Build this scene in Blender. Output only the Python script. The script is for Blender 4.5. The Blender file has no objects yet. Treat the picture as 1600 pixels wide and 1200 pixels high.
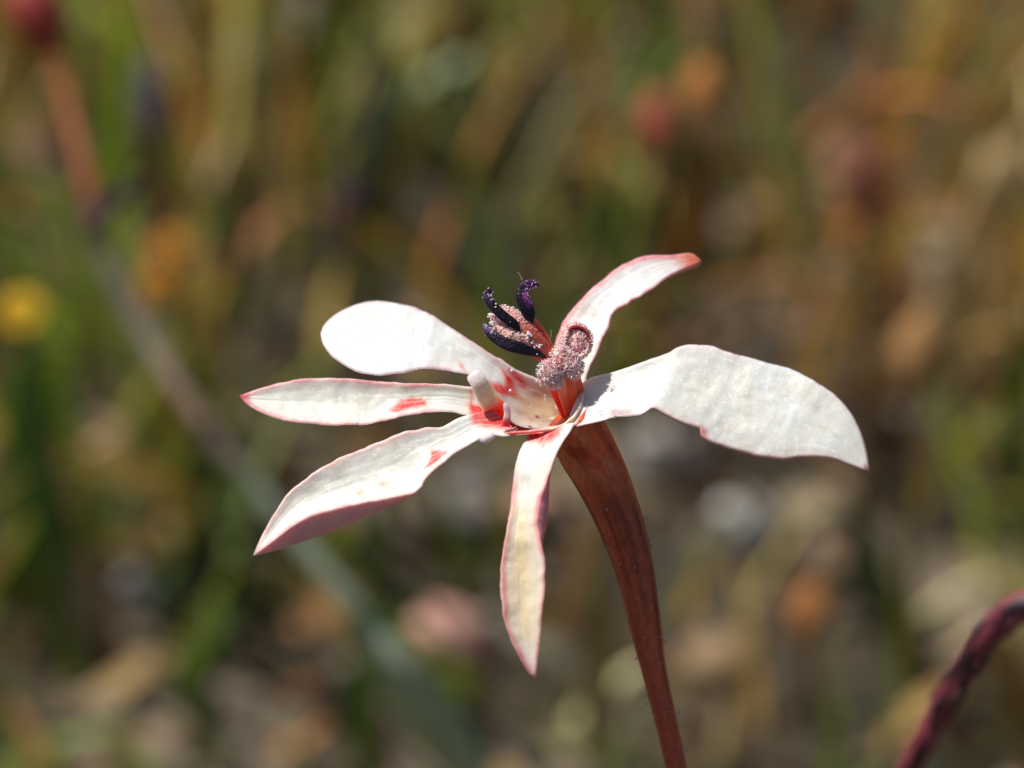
import bpy, math, random
import numpy as np
from mathutils import Vector

random.seed(7)
rng = np.random.default_rng(11)
scene = bpy.context.scene
coll = scene.collection
R = math.radians

# ------------------------------------------------------------------ camera
PITCH = R(35.0)
DIST = 0.12            # lens to flower, metres
FIELD = 0.044          # width of the picture at the flower, metres
K = FIELD / 1600.0     # one photograph pixel at the flower, metres
CAM = np.array([0.0, 0.0, 0.22])
FWD = np.array([0.0, math.cos(PITCH), -math.sin(PITCH)])
RIGHT = np.array([1.0, 0.0, 0.0])
UP = np.array([0.0, math.sin(PITCH), math.cos(PITCH)])

cam_data = bpy.data.cameras.new('camera')
cam = bpy.data.objects.new('camera', cam_data)
coll.objects.link(cam)
cam.location = CAM
cam.rotation_euler = (math.pi / 2 - PITCH, 0, 0)
cam_data.sensor_width = 36.0
cam_data.lens = 36.0 * DIST / FIELD
cam_data.clip_start = 0.002
cam_data.clip_end = 500.0
cam_data.dof.use_dof = True
cam_data.dof.focus_distance = DIST
cam_data.dof.aperture_fstop = 32.0
scene.camera = cam

# ------------------------------------------------------------------ light
s = -0.46 * RIGHT + 0.84 * UP - 0.26 * FWD
SUN = s / np.linalg.norm(s)
world = bpy.data.worlds.new('World')
scene.world = world
world.use_nodes = True
wn = world.node_tree
sky = wn.nodes.new('ShaderNodeTexSky')
sky.sky_type = 'NISHITA'
sky.sun_disc = False
sky.sun_elevation = math.asin(SUN[2])
sky.sun_rotation = math.atan2(SUN[0], SUN[1])
wn.links.new(sky.outputs[0], wn.nodes['Background'].inputs[0])
wn.nodes['Background'].inputs[1].default_value = 0.06

sun_data = bpy.data.lights.new('sun', 'SUN')
sun_data.energy = 4.2
sun_data.angle = R(0.5)
sun_data.color = (1.0, 0.97, 0.91)
sun = bpy.data.objects.new('sun', sun_data)
coll.objects.link(sun)
sun.rotation_euler = Vector(SUN).to_track_quat('Z', 'Y').to_euler()
sun.location = (0, 0, 1)

scene.view_settings.view_transform = 'Standard'
scene.view_settings.look = 'None'
scene.view_settings.exposure = 0.25
scene.view_settings.gamma = 1.0
scene.view_settings.use_curve_mapping = False
scene.render.engine = 'CYCLES'
scene.cycles.use_denoising = True
scene.cycles.max_bounces = 12
scene.cycles.diffuse_bounces = 8

# ------------------------------------------------------------------ helpers
def lin(r, g, b):
    f = lambda c: ((c / 255 + 0.055) / 1.055) ** 2.4 if c > 10 else c / 255 / 12.92
    return np.array([f(r), f(g), f(b)])

def P(X, Y, W=0.0):
    """photograph pixel + depth behind the focus plane (in pixels of that plane) -> world point(s)"""
    X, Y, W = np.broadcast_arrays(np.asarray(X, float), np.asarray(Y, float), np.asarray(W, float))
    d = DIST + W * K
    sc = d / DIST * K
    return (CAM + d[..., None] * FWD + ((X - 800) * sc)[..., None] * RIGHT + ((600 - Y) * sc)[..., None] * UP)

def ground(px, py, h=0.0):
    """where the ray through a pixel meets the height h above the ground"""
    v = FWD * DIST + (px - 800) * K * RIGHT + (600 - py) * K * UP
    t = (h - CAM[2]) / v[2]
    return CAM + v * t

def to_px(v):
    """world points -> photograph pixels"""
    q = np.asarray(v) - CAM
    d = q @ FWD
    return 800 + (q @ RIGHT) / d * DIST / K, 600 - (q @ UP) / d * DIST / K

def px_size(p):
    """metres per photograph pixel at a world point"""
    return np.dot(np.asarray(p) - CAM, FWD) / DIST * K

def sm(a, b, x):
    t = np.clip((x - a) / (b - a), 0, 1)
    return t * t * (3 - 2 * t)

def mixc(a, b, t):
    t = np.asarray(t)[..., None]
    return np.asarray(a) * (1 - t) + np.asarray(b) * t

def vnoise(x, y, seed=0):
    """smooth 2-D value noise, 0..1"""
    x = np.asarray(x, float); y = np.asarray(y, float)
    xi = np.floor(x).astype(np.int64); yi = np.floor(y).astype(np.int64)
    fx = x - xi; fy = y - yi
    fx = fx * fx * (3 - 2 * fx); fy = fy * fy * (3 - 2 * fy)
    def h(i, j):
        n = (i * 374761393 + j * 668265263 + seed * 974711) & 0x7fffffff
        n = ((n ^ (n >> 13)) * 1274126177) & 0x7fffffff
        return ((n ^ (n >> 16)) & 0xffff) / 65535.0
    return (h(xi, yi) * (1 - fx) + h(xi + 1, yi) * fx) * (1 - fy) + (h(xi, yi + 1) * (1 - fx) + h(xi + 1, yi + 1) * fx) * fy

def fbm(x, y, seed=0):
    return (vnoise(x, y, seed) * 0.55 + vnoise(x * 2.1, y * 2.1, seed + 1) * 0.3 + vnoise(x * 4.3, y * 4.3, seed + 2) * 0.15)

def catmull(pts, n, even=True):
    """smooth curve through pts, n samples evenly spaced along it"""
    p = np.asarray(pts, float)
    q = np.vstack([2 * p[0] - p[1], p, 2 * p[-1] - p[-2]])
    out = []
    for i in range(1, len(q) - 2):
        t = np.linspace(0, 1, 24, endpoint=False)[:, None]
        a, b, c, d = q[i - 1], q[i], q[i + 1], q[i + 2]
        out.append(0.5 * (2 * b + (c - a) * t + (2 * a - 5 * b + 4 * c - d) * t ** 2 + (3 * b - a - 3 * c + d) * t ** 3))
    out = np.vstack(out + [p[-1:]])
    dd = np.concatenate([[0], np.cumsum(np.linalg.norm(np.diff(out[:, :3], axis=0), axis=1))])
    u = np.linspace(0, dd[-1], n)
    return np.stack([np.interp(u, dd, out[:, k]) for k in range(p.shape[1])], axis=1)

def curve1(pts, u):
    """piecewise smooth scalar profile [(u, value), ...]"""
    x, y = zip(*pts)
    xs = np.linspace(0, 1, 400)
    ys = np.interp(xs, x, y)
    ker = np.hanning(31); ker /= ker.sum()
    ys = np.convolve(np.pad(ys, 15, mode='edge'), ker, 'valid')
    return np.interp(u, xs, ys)

def poly_mask(X, Y, poly, soft=4.0, warp=4.0, seed=3, ws=0.09):
    """1 inside a pixel polygon, soft and slightly ragged at its border"""
    X = X + (fbm(X * ws, Y * ws, seed) - 0.5) * 2 * warp
    Y = Y + (fbm(X * ws + 50, Y * ws + 9, seed + 5) - 0.5) * 2 * warp
    poly = np.asarray(poly, float)
    inside = np.zeros(X.shape, bool)
    dist = np.full(X.shape, 1e9)
    n = len(poly)
    for i in range(n):
        x0, y0 = poly[i]; x1, y1 = poly[(i + 1) % n]
        cond = ((y0 > Y) != (y1 > Y)) & (X < (x1 - x0) * (Y - y0) / (y1 - y0 + 1e-12) + x0)
        inside ^= cond
        dx, dy = x1 - x0, y1 - y0
        t = np.clip(((X - x0) * dx + (Y - y0) * dy) / (dx * dx + dy * dy + 1e-9), 0, 1)
        dist = np.minimum(dist, np.hypot(X - x0 - t * dx, Y - y0 - t * dy))
    sd = np.where(inside, dist, -dist)
    return sm(-soft, soft, sd)

# ------------------------------------------------------------------ materials
def tissue(name, rough=0.45, spec=0.4, transl=0.3, bump=0.0, bscale=14000.0, noise_amt=0.1, nscale=6000.0,
           stretch=(1, 1, 1), sheen=0.0, sss=0.0, sss_r=.0004, glint=0.0, warm=(1.0, 0.9, 0.8)):
    m = bpy.data.materials.new(name)
    m.use_nodes = True
    nt = m.node_tree; N = nt.nodes; L = nt.links
    bs = N['Principled BSDF']; out = N['Material Output']
    at = N.new('ShaderNodeAttribute'); at.attribute_name = 'Col'
    tc = N.new('ShaderNodeTexCoord')
    mp = N.new('ShaderNodeMapping'); mp.inputs['Scale'].default_value = stretch
    L.new(tc.outputs['Object'], mp.inputs['Vector'])
    nz = N.new('ShaderNodeTexNoise'); nz.inputs['Scale'].default_value = nscale; nz.inputs['Detail'].default_value = 4
    L.new(mp.outputs[0], nz.inputs['Vector'])
    rmp = N.new('ShaderNodeMapRange')
    rmp.inputs['From Min'].default_value = 0.3; rmp.inputs['From Max'].default_value = 0.7
    rmp.inputs['To Min'].default_value = 1 - noise_amt; rmp.inputs['To Max'].default_value = 1 + noise_amt
    L.new(nz.outputs['Fac'], rmp.inputs['Value'])
    mx = N.new('ShaderNodeMix'); mx.data_type = 'RGBA'; mx.blend_type = 'MULTIPLY'; mx.inputs[0].default_value = 1
    L.new(at.outputs['Color'], mx.inputs[6]); L.new(rmp.outputs[0], mx.inputs[7])
    L.new(mx.outputs[2], bs.inputs['Base Color'])
    bs.inputs['Roughness'].default_value = rough
    bs.inputs['Specular IOR Level'].default_value = spec
    bs.inputs['Sheen Weight'].default_value = sheen
    if sss:
        bs.inputs['Subsurface Weight'].default_value = sss
        bs.inputs['Subsurface Radius'].default_value = (1.0, .72, .55)
        bs.inputs['Subsurface Scale'].default_value = sss_r
    if bump:
        vo = N.new('ShaderNodeTexVoronoi'); vo.inputs['Scale'].default_value = bscale
        L.new(mp.outputs[0], vo.inputs['Vector'])
        bp = N.new('ShaderNodeBump'); bp.inputs['Strength'].default_value = bump; bp.invert = True
        bp.inputs['Distance'].default_value = 0.5 / bscale
        L.new(vo.outputs['Distance'], bp.inputs['Height'])
        L.new(bp.outputs[0], bs.inputs['Normal'])
    if glint:   # tiny crystalline cells, each tilted its own way under a thin clear coat
        vc = N.new('ShaderNodeTexVoronoi'); vc.inputs['Scale'].default_value = 17000
        L.new(mp.outputs[0], vc.inputs['Vector'])
        sb = N.new('ShaderNodeVectorMath'); sb.operation = 'SUBTRACT'; sb.inputs[1].default_value = (.5, .5, .5)
        L.new(vc.outputs['Color'], sb.inputs[0])
        sc_ = N.new('ShaderNodeVectorMath'); sc_.operation = 'SCALE'; sc_.inputs['Scale'].default_value = .7
        L.new(sb.outputs[0], sc_.inputs[0])
        ge = N.new('ShaderNodeNewGeometry')
        ad = N.new('ShaderNodeVectorMath'); ad.operation = 'ADD'
        L.new(sc_.outputs[0], ad.inputs[0]); L.new(ge.outputs['Normal'], ad.inputs[1])
        no = N.new('ShaderNodeVectorMath'); no.operation = 'NORMALIZE'; L.new(ad.outputs[0], no.inputs[0])
        bs.inputs['Coat Weight'].default_value = glint; bs.inputs['Coat Roughness'].default_value = .33
        L.new(no.outputs[0], bs.inputs['Coat Normal'])
    if transl:
        tr = N.new('ShaderNodeBsdfTranslucent')
        wm = N.new('ShaderNodeMix'); wm.data_type = 'RGBA'; wm.blend_type = 'MULTIPLY'; wm.inputs[0].default_value = 1
        L.new(mx.outputs[2], wm.inputs[6]); wm.inputs[7].default_value = (*warm, 1)
        L.new(wm.outputs[2], tr.inputs['Color'])
        ms = N.new('ShaderNodeMixShader'); ms.inputs[0].default_value = transl
        L.new(bs.outputs[0], ms.inputs[1]); L.new(tr.outputs[0], ms.inputs[2])
        L.new(ms.outputs[0], out.inputs['Surface'])
    return m

M_PETAL = tissue('petal_tissue', rough=0.45, spec=0.25, transl=0.0, bump=0.16, bscale=14000, noise_amt=0.05, nscale=9000, sss=.85, sss_r=.0003, glint=.22)
M_CUP = tissue('throat_tissue', rough=0.45, spec=0.3, transl=0.0, sss=.8, sss_r=.0003, glint=.25, bump=0.2, bscale=9000, noise_amt=0.12, nscale=3000)
M_STEM = tissue('stem_skin', rough=0.42, spec=0.45, transl=0.0, bump=0.5, bscale=9000, noise_amt=0.2, nscale=4000, stretch=(1, 1, .6))
M_FIL = tissue('filament_tissue', rough=0.35, spec=0.4, transl=0.0, sss=.7, sss_r=.0003, bump=0.15, bscale=8000, noise_amt=0.12, nscale=3000, warm=(1, .6, .45))
M_FUZZ = tissue('fuzzy_tissue', rough=0.6, spec=0.3, transl=0.0, sss=.7, sss_r=.0003, bump=0.5, bscale=9000, noise_amt=0.2, nscale=5000)
M_HAIR = tissue('glassy_hair', rough=0.22, spec=0.6, transl=0.12, noise_amt=0.1, warm=(1, .95, .92))
M_ANTHER = tissue('anther_skin', rough=0.45, spec=0.3, transl=0.0, bump=0.5, bscale=9000, noise_amt=0.4, nscale=3500)
M_POLLEN = tissue('pollen_grain', rough=0.25, spec=0.6, transl=0.0, noise_amt=0.05)
M_GRASS = tissue('grass_blade', rough=0.5, spec=0.35, transl=0.3, noise_amt=0.2, nscale=250, warm=(1, 1, .5))
M_FLORA = tissue('background_petal', rough=0.6, spec=0.25, transl=0.3, noise_amt=0.15, nscale=900)
M_STONE = tissue('pebble_stone', rough=0.8, spec=0.3, transl=0.0, bump=0.4, bscale=900, noise_amt=0.3, nscale=400)

# ------------------------------------------------------------------ objects
def tag(o, label=None, cat=None, group=None, kind=None):
    if label: o['label'] = label
    if cat: o['category'] = cat
    if group: o['group'] = group
    if kind: o['kind'] = kind
    return o

def thing(name, loc, label, cat, group=None):
    o = bpy.data.objects.new(name, None)
    o.empty_display_size = 0.005
    o.location = loc
    coll.objects.link(o)
    o['_x'] = 0; del o['_x']
    return tag(o, label, cat, group)

def root_loc(o):
    while o is not None and o.parent is not None:
        o = o.parent
    return np.array(o.location) if o is not None else np.zeros(3)

def mk(name, verts, faces, mat, parent=None, cols=None, smooth=True):
    verts = np.asarray(verts, float)
    off = root_loc(parent) if parent is not None else np.zeros(3)
    me = bpy.data.meshes.new(name)
    v = (verts - off).astype(np.float32)
    if isinstance(faces, np.ndarray):
        nf, k = faces.shape
        me.vertices.add(len(v)); me.vertices.foreach_set('co', v.ravel())
        me.loops.add(nf * k); me.loops.foreach_set('vertex_index', faces.astype(np.int32).ravel())
        me.polygons.add(nf); me.polygons.foreach_set('loop_start', np.arange(0, nf * k, k, dtype=np.int32))
        me.update(calc_edges=True)
    else:
        me.from_pydata(v.tolist(), [], faces)
    if cols is not None:
        c = np.ones((len(v), 4), np.float32); c[:, :3] = cols
        a = me.color_attributes.new('Col', 'FLOAT_COLOR', 'POINT')
        a.data.foreach_set('color', c.ravel())
    me.polygons.foreach_set('use_smooth', np.full(len(me.polygons), smooth))
    me.materials.append(mat)
    me.update()
    o = bpy.data.objects.new(name, me)
    coll.objects.link(o)
    if parent is not None:
        o.parent = parent
    return o

def grid_faces(nu, nv, base=0, flip=False, wrap=False):
    i = np.arange(nu - 1)[:, None]; j = np.arange(nv if wrap else nv - 1)[None, :]
    j2 = (j + 1) % nv
    a = base + i * nv + j; b = base + (i + 1) * nv + j; c = base + (i + 1) * nv + j2; d = base + i * nv + j2
    f = np.stack([np.broadcast_to(q, a.shape).ravel() for q in ((a, d, c, b) if flip else (a, b, c, d))], 1)
    return f

def sweep(pts, radii, flat=1.0, ref=None, n=40, seg=14, rfn=None):
    """tube through world points; flat squeezes it along ref. -> verts, faces, t, angle"""
    pr = np.hstack([np.asarray(pts, float), np.asarray(radii, float)[:, None]])
    c = catmull(pr, n)
    p, r = c[:, :3], np.maximum(c[:, 3], 1e-6)
    tan = np.gradient(p, axis=0); tan /= np.linalg.norm(tan, axis=1)[:, None] + 1e-15
    ref = FWD if ref is None else np.asarray(ref, float)
    nrm = np.cross(tan, ref); nrm /= np.linalg.norm(nrm, axis=1)[:, None] + 1e-15
    bi = np.cross(nrm, tan)
    ang = np.linspace(0, 2 * math.pi, seg, endpoint=False)
    t = np.linspace(0, 1, n)
    T, A = np.meshgrid(t, ang, indexing='ij')
    rr = np.broadcast_to(r[:, None], T.shape).copy()
    if rfn is not None:
        rr = rr * rfn(T, A)
    v = p[:, None, :] + rr[..., None] * (np.cos(A)[..., None] * nrm[:, None, :] + flat * np.sin(A)[..., None] * bi[:, None, :])
    verts = v.reshape(-1, 3)
    f = grid_faces(n, seg, wrap=True)
    verts = np.vstack([verts, p[:1], p[-1:]])
    i0, i1 = len(verts) - 2, len(verts) - 1
    j = np.arange(seg); j2 = (j + 1) % seg
    caps = [(int(i0), int(a), int(b)) for a, b in zip(j, j2)] + [(int(i1), int((n - 1) * seg + b), int((n - 1) * seg + a)) for a, b in zip(j, j2)]
    faces = [tuple(map(int, q)) for q in f] + caps
    T = np.concatenate([T.ravel(), [0, 1]]); A = np.concatenate([A.ravel(), [0, 0]])
    return verts, faces, T, A

def pxpath(pts):
    """[(px, py, W, radius_px)] -> world points, radii"""
    a = np.asarray(pts, float)
    w = P(a[:, 0], a[:, 1], a[:, 2])
    r = a[:, 3] * K * (DIST + a[:, 2] * K) / DIST
    return w, r

def ico():
    t = (1 + 5 ** .5) / 2
    v = np.array([(-1, t, 0), (1, t, 0), (-1, -t, 0), (1, -t, 0), (0, -1, t), (0, 1, t), (0, -1, -t), (0, 1, -t), (t, 0, -1), (t, 0, 1), (-t, 0, -1), (-t, 0, 1)], float)
    v /= np.linalg.norm(v[0])
    f = np.array([(0, 11, 5), (0, 5, 1), (0, 1, 7), (0, 7, 10), (0, 10, 11), (1, 5, 9), (5, 11, 4), (11, 10, 2), (10, 7, 6), (7, 1, 8), (3, 9, 4), (3, 4, 2), (3, 2, 6), (3, 6, 8), (3, 8, 9), (4, 9, 5), (2, 4, 11), (6, 2, 10), (8, 6, 7), (9, 8, 1)])
    return v, f
ICO_V, ICO_F = ico()

def tri_faces(faces):
    out = []
    for f in faces:
        for k in range(1, len(f) - 1):
            out.append((f[0], f[k], f[k + 1]))
    return np.array(out)

def sample_surface(verts, faces, n, mask=None):
    """n random points on a mesh + outward normals; mask = keep-weight per vertex"""
    tf = tri_faces(faces)
    a, b, c = verts[tf[:, 0]], verts[tf[:, 1]], verts[tf[:, 2]]
    cr = np.cross(b - a, c - a); area = np.linalg.norm(cr, axis=1)
    w = area.copy()
    if mask is not None:
        w = w * mask[tf].mean(axis=1)
    w = w / w.sum()
    k = rng.choice(len(tf), n, p=w)
    r1 = np.sqrt(rng.random(n)); r2 = rng.random(n)
    p = (1 - r1)[:, None] * a[k] + (r1 * (1 - r2))[:, None] * b[k] + (r1 * r2)[:, None] * c[k]
    nn = cr[k] / (area[k][:, None] + 1e-20)
    # faces of the helpers may wind either way: orient away from the mesh centre
    return p, nn

def orient_out(p, nn, centre):
    sgn = np.sign(np.einsum('ij,ij->i', nn, p - centre)); sgn[sgn == 0] = 1
    return nn * sgn[:, None]

def hair_mesh(p, d, length, rad, blunt=0.6, seg=4):
    """short tapered hairs from points p along directions d"""
    n = len(p)
    d = d / (np.linalg.norm(d, axis=1)[:, None] + 1e-15)
    q = np.cross(d, rng.normal(size=(n, 3))); q /= np.linalg.norm(q, axis=1)[:, None]
    e = np.cross(d, q)
    L = np.broadcast_to(length, (n,)); r = np.broadcast_to(rad, (n,))
    verts = []
    for lv, rs in ((-0.1, 1.0), (0.55, 0.9), (0.9, blunt)):
        for k in range(seg):
            an = 2 * math.pi * k / seg
            verts.append(p + d * (L * lv)[:, None] + (q * math.cos(an) + e * math.sin(an)) * (r * rs)[:, None])
    verts.append(p + d * L[:, None])
    V = np.stack(verts, 1)                       # n, 3*seg+1, 3
    m = V.shape[1]
    tmpl = []
    for lv in range(2):
        for k in range(seg):
            k2 = (k + 1) % seg
            a, b, c, dd = lv * seg + k, lv * seg + k2, (lv + 1) * seg + k2, (lv + 1) * seg + k
            tmpl += [(a, b, c), (a, c, dd)]
    for k in range(seg):
        tmpl.append((2 * seg + k, 2 * seg + (k + 1) % seg, 3 * seg))
    tmpl = np.array(tmpl)
    F = (np.arange(n)[:, None, None] * m + tmpl[None]).reshape(-1, 3)
    return V.reshape(-1, 3), F, m

def grains(p, r):
    n = len(p)
    r = np.broadcast_to(r, (n,))
    V = p[:, None, :] + ICO_V[None] * r[:, None, None]
    F = (np.arange(n)[:, None, None] * 12 + ICO_F[None]).reshape(-1, 3)
    return V.reshape(-1, 3), F

# ------------------------------------------------------------------ ground
def ground_material():
    m = bpy.data.materials.new('sandy_soil'); m.use_nodes = True
    nt = m.node_tree; N = nt.nodes; L = nt.links; bs = N['Principled BSDF']
    tc = N.new('ShaderNodeTexCoord')
    n1 = N.new('ShaderNodeTexNoise'); n1.inputs['Scale'].default_value = 16; n1.inputs['Detail'].default_value = 5
    n2 = N.new('ShaderNodeTexNoise'); n2.inputs['Scale'].default_value = 260; n2.inputs['Detail'].default_value = 5
    L.new(tc.outputs['Object'], n1.inputs['Vector']); L.new(tc.outputs['Object'], n2.inputs['Vector'])
    r1 = N.new('ShaderNodeValToRGB')
    r1.color_ramp.elements[0].position = 0.36; r1.color_ramp.elements[0].color = (0.018, 0.014, 0.007, 1)
    r1.color_ramp.elements[1].position = 0.62; r1.color_ramp.elements[1].color = (0.19, 0.15, 0.105, 1)
    e = r1.color_ramp.elements.new(0.5); e.color = (0.055, 0.037, 0.018, 1)
    L.new(n1.outputs['Fac'], r1.inputs['Fac'])
    r2 = N.new('ShaderNodeMapRange'); r2.inputs['From Min'].default_value = .3; r2.inputs['From Max'].default_value = .7
    r2.inputs['To Min'].default_value = .5; r2.inputs['To Max'].default_value = 1.5
    L.new(n2.outputs['Fac'], r2.inputs['Value'])
    mx = N.new('ShaderNodeMix'); mx.data_type = 'RGBA'; mx.blend_type = 'MULTIPLY'; mx.inputs[0].default_value = 1
    L.new(r1.outputs[0], mx.inputs[6]); L.new(r2.outputs[0], mx.inputs[7])
    L.new(mx.outputs[2], bs.inputs['Base Color'])
    bs.inputs['Roughness'].default_value = 0.9
    bp = N.new('ShaderNodeBump'); bp.inputs['Strength'].default_value = .7; bp.inputs['Distance'].default_value = .003
    L.new(n2.outputs['Fac'], bp.inputs['Height']); L.new(bp.outputs[0], bs.inputs['Normal'])
    return m

def ground_z(x, y):
    near = np.exp(-((np.asarray(x)) ** 2 + (np.asarray(y) - .4) ** 2) / 4.0)
    return (fbm(np.asarray(x) * 25, np.asarray(y) * 25, 40) - .5) * 0.012 * near

def axis_samples(lo, hi, step, far):
    core = np.arange(lo, hi + step / 2, step)
    out, q = [], step
    v = hi
    while v < far:
        q *= 1.45; v = v + q; out.append(v)
    left, q, v = [], step, lo
    while v > -far:
        q *= 1.45; v = v - q; left.append(v)
    return np.concatenate([left[::-1], core, out])

gx = axis_samples(-.5, .5, .008, 150.0); gy = axis_samples(-.1, 1.0, .008, 150.0)
GX, GY = np.meshgrid(gx, gy, indexing='ij')
gv = np.stack([GX, GY, ground_z(GX, GY)], -1).reshape(-1, 3)
go = mk('ground', gv, grid_faces(len(gx), len(gy)), ground_material())
tag(go, 'sandy brown soil spreading under the grass', kind='structure', cat='ground')

# ------------------------------------------------------------------ grass and litter
PAL = {
    'green': (.125, .185, .022), 'bright': (.26, .33, .035), 'olive': (.28, .22, .04), 'grey': (.22, .27, .12),
    'tan': (.55, .37, .13), 'straw': (.70, .56, .29), 'brown': (.24, .13, .05), 'rust': (.45, .17, .04),
}
PK = list(PAL)
PC = np.array([PAL[k] for k in PK])

def blades(n, xr, yr, hmin, hmax, wmin, wmax, seed, dens=None):
    g = np.random.default_rng(seed)
    x = g.uniform(*xr, n * 3); y = g.uniform(*yr, n * 3)
    keep = g.random(n * 3) < np.clip((fbm(x * 32, y * 32, seed) - .30) * 3.2, .04, 1) * (1 if dens is None else dens(x, y))
    x, y = x[keep][:n], y[keep][:n]
    n = len(x)
    side = x / np.maximum(.08, y * .24)               # -1 .. 1 across the picture
    far = np.clip((y - .22) / .25, 0, 1)
    patch = fbm(x * 22, y * 22, seed + 9)
    W = np.stack([
        1.6 * (1 - .35 * np.clip(side, -1, 1)), .9 - .6 * np.clip(side, -1, 1) * np.ones(n), 1.5 + .3 * far, .8 * np.ones(n),
        (1.0 + 1.0 * far + 1.0 * np.clip(side, -1, 1)), (.3 + .5 * far + .6 * np.clip(side, 0, 1)), 1.5 * np.ones(n), (.5 + .5 * np.clip(side, 0, 1) + .2 * far)], 1)
    W[:, :2] *= (1 - .6 * np.clip(side * .8 + .15, 0, 1))[:, None]
    W[:, 0] *= np.where(patch > .52, 2.2, .6); W[:, 1] *= np.where(patch > .52, 1.6, .6)
    W[:, 4] *= np.where(patch < .48, 1.8, .7); W[:, 7] *= np.where(patch < .42, 2.5, .6)
    near_left = np.clip(1 - far * 2.5, 0, 1) * np.clip(.6 - side, 0, 1)         # darker mix, more green and brown, in the near left corner
    W[:, [1, 2, 4, 5, 7]] *= (1 - .65 * near_left)[:, None]; W[:, 0] *= 1 + near_left; W[:, 6] *= 1 + near_left
    W = np.clip(W, .02, None); W /= W.sum(1)[:, None]
    k = (W.cumsum(1) < g.random(n)[:, None]).sum(1).clip(0, len(PK) - 1)
    col = PC[k] * g.uniform(.7, 1.8, (n, 1)) * g.uniform(.9, 1.1, (n, 3))
    h = g.uniform(hmin, hmax, n) * (.6 + .7 * fbm(x * 15, y * 15, seed + 4))
    h = h * (1 - .35 * sm(-.06, 0, x) * (1 - sm(.27, .37, y)) * (np.abs(x) < .3))
    h = np.where(y > -.05, np.minimum(h, np.interp(y, [.20, .24, .34], [.014, .026, .09])), h)
    w = g.uniform(wmin, wmax, n) * .5
    az = g.uniform(0, 2 * math.pi, n); lean = np.minimum(np.abs(g.normal(0, .32, n)) + .08, .65)
    d = np.stack([np.cos(az), np.sin(az)], 1)
    fa = g.uniform(0, 2 * math.pi, n)
    sd = np.stack([np.cos(fa), np.sin(fa), np.zeros(n)], 1)
    rows = []
    for t, ww in ((0, .8), (.3, 1), (.6, .85), (.85, .45), (1, 0.04)):
        bend = lean * (t + 1.2 * t * t)
        hz = h * t * np.cos(np.minimum(lean * t * 1.4, 1.3))
        c = np.stack([x + d[:, 0] * bend * h * .6, y + d[:, 1] * bend * h * .6, ground_z(x, y) - .002 + hz], 1)
        rows.append(c - sd * (w * ww)[:, None]); rows.append(c + sd * (w * ww)[:, None])
    V = np.stack(rows, 1)
    tm = np.array([(2 * i, 2 * i + 1, 2 * i + 3, 2 * i + 2) for i in range(4)])
    F = (np.arange(n)[:, None, None] * 10 + tm[None]).reshape(-1, 4)
    C = np.repeat(col, 10, axis=0)
    return V.reshape(-1, 3), F, C

def bare(x, y):
    """thin grass on the stony patch that opens towards the lower right"""
    q = sm(-.05, -.005, x) * (1 - sm(.27, .36, y)) * sm(.17, .2, y)
    return 1 - .5 * q
parts = [blades(7600, (-.30, .30), (.12, .75), .016, .072, .0010, .0034, 21, bare),
         blades(9000, (-1.1, 1.1), (-.6, 1.9), .02, .07, .0015, .0035, 22, lambda x, y: np.where((np.abs(x) < .3) & (y > .12) & (y < .75), .0, np.where(np.abs(y) < .12, .35, 1.0))),
         blades(9000, (-4, 4), (-3, 7), .03, .11, .004, .009, 23, lambda x, y: np.where((np.abs(x) < 1.1) & (y > -.6) & (y < 1.9), 0, 1.0))]
V, F, C, o = [], [], [], 0
for a, b, c in parts:
    V.append(a); F.append(b + o); C.append(c); o += len(a)
grass = mk('grass', np.vstack(V), np.vstack(F), M_GRASS, None, np.vstack(C), smooth=False)
tag(grass, 'blurred mixed green and dry grass covering the ground behind the flower', 'grass', kind='stuff')

def flakes(n, xr, yr, smin, smax, seed):
    """dry leaf scraps lying on the ground"""
    g = np.random.default_rng(seed)
    x = g.uniform(*xr, n); y = g.uniform(*yr, n); z = ground_z(x, y) + g.uniform(.001, .008, n) * g.uniform(.5, 2.5, n)
    c = np.stack([x, y, z], 1)
    a = g.normal(size=(n, 3)); a[:, 2] *= .4; a /= np.linalg.norm(a, axis=1)[:, None]
    b = np.cross(a, g.normal(size=(n, 3)) * .4 + np.array([0, 0, 1.0])); b /= np.linalg.norm(b, axis=1)[:, None]
    nn = np.cross(a, b)
    l = g.uniform(smin, smax, n)[:, None]; w = l * g.uniform(.2, .5, (n, 1))
    V = np.stack([c - a * l, c - a * l * .3 + b * w + nn * l * .15, c - a * l * .3 - b * w + nn * l * .15, c + a * l * .5 + b * w * .8, c + a * l * .5 - b * w * .8, c + a * l + nn * l * .2], 1)
    tm = np.array([(0, 2, 1), (1, 2, 4), (1, 4, 3), (3, 4, 5)])
    F = (np.arange(n)[:, None, None] * 6 + tm[None]).reshape(-1, 3)
    pal = np.array([(.42, .27, .10), (.26, .12, .04), (.48, .37, .22), (.46, .21, .06), (.12, .08, .04), (.32, .28, .22), (.42, .23, .15)])
    C = pal[g.integers(0, len(pal), n)] * g.uniform(.7, 1.5, (n, 1))
    return V.reshape(-1, 3), F, np.repeat(C, 6, axis=0)
V, F, C = flakes(5200, (-.5, .5), (.05, 1.0), .002, .0065, 31)
lit = mk('leaf_litter', V, F, M_GRASS, None, C)
tag(lit, 'brown scraps of dry leaf lying between the grass tufts', 'leaf litter', kind='stuff')

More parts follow.
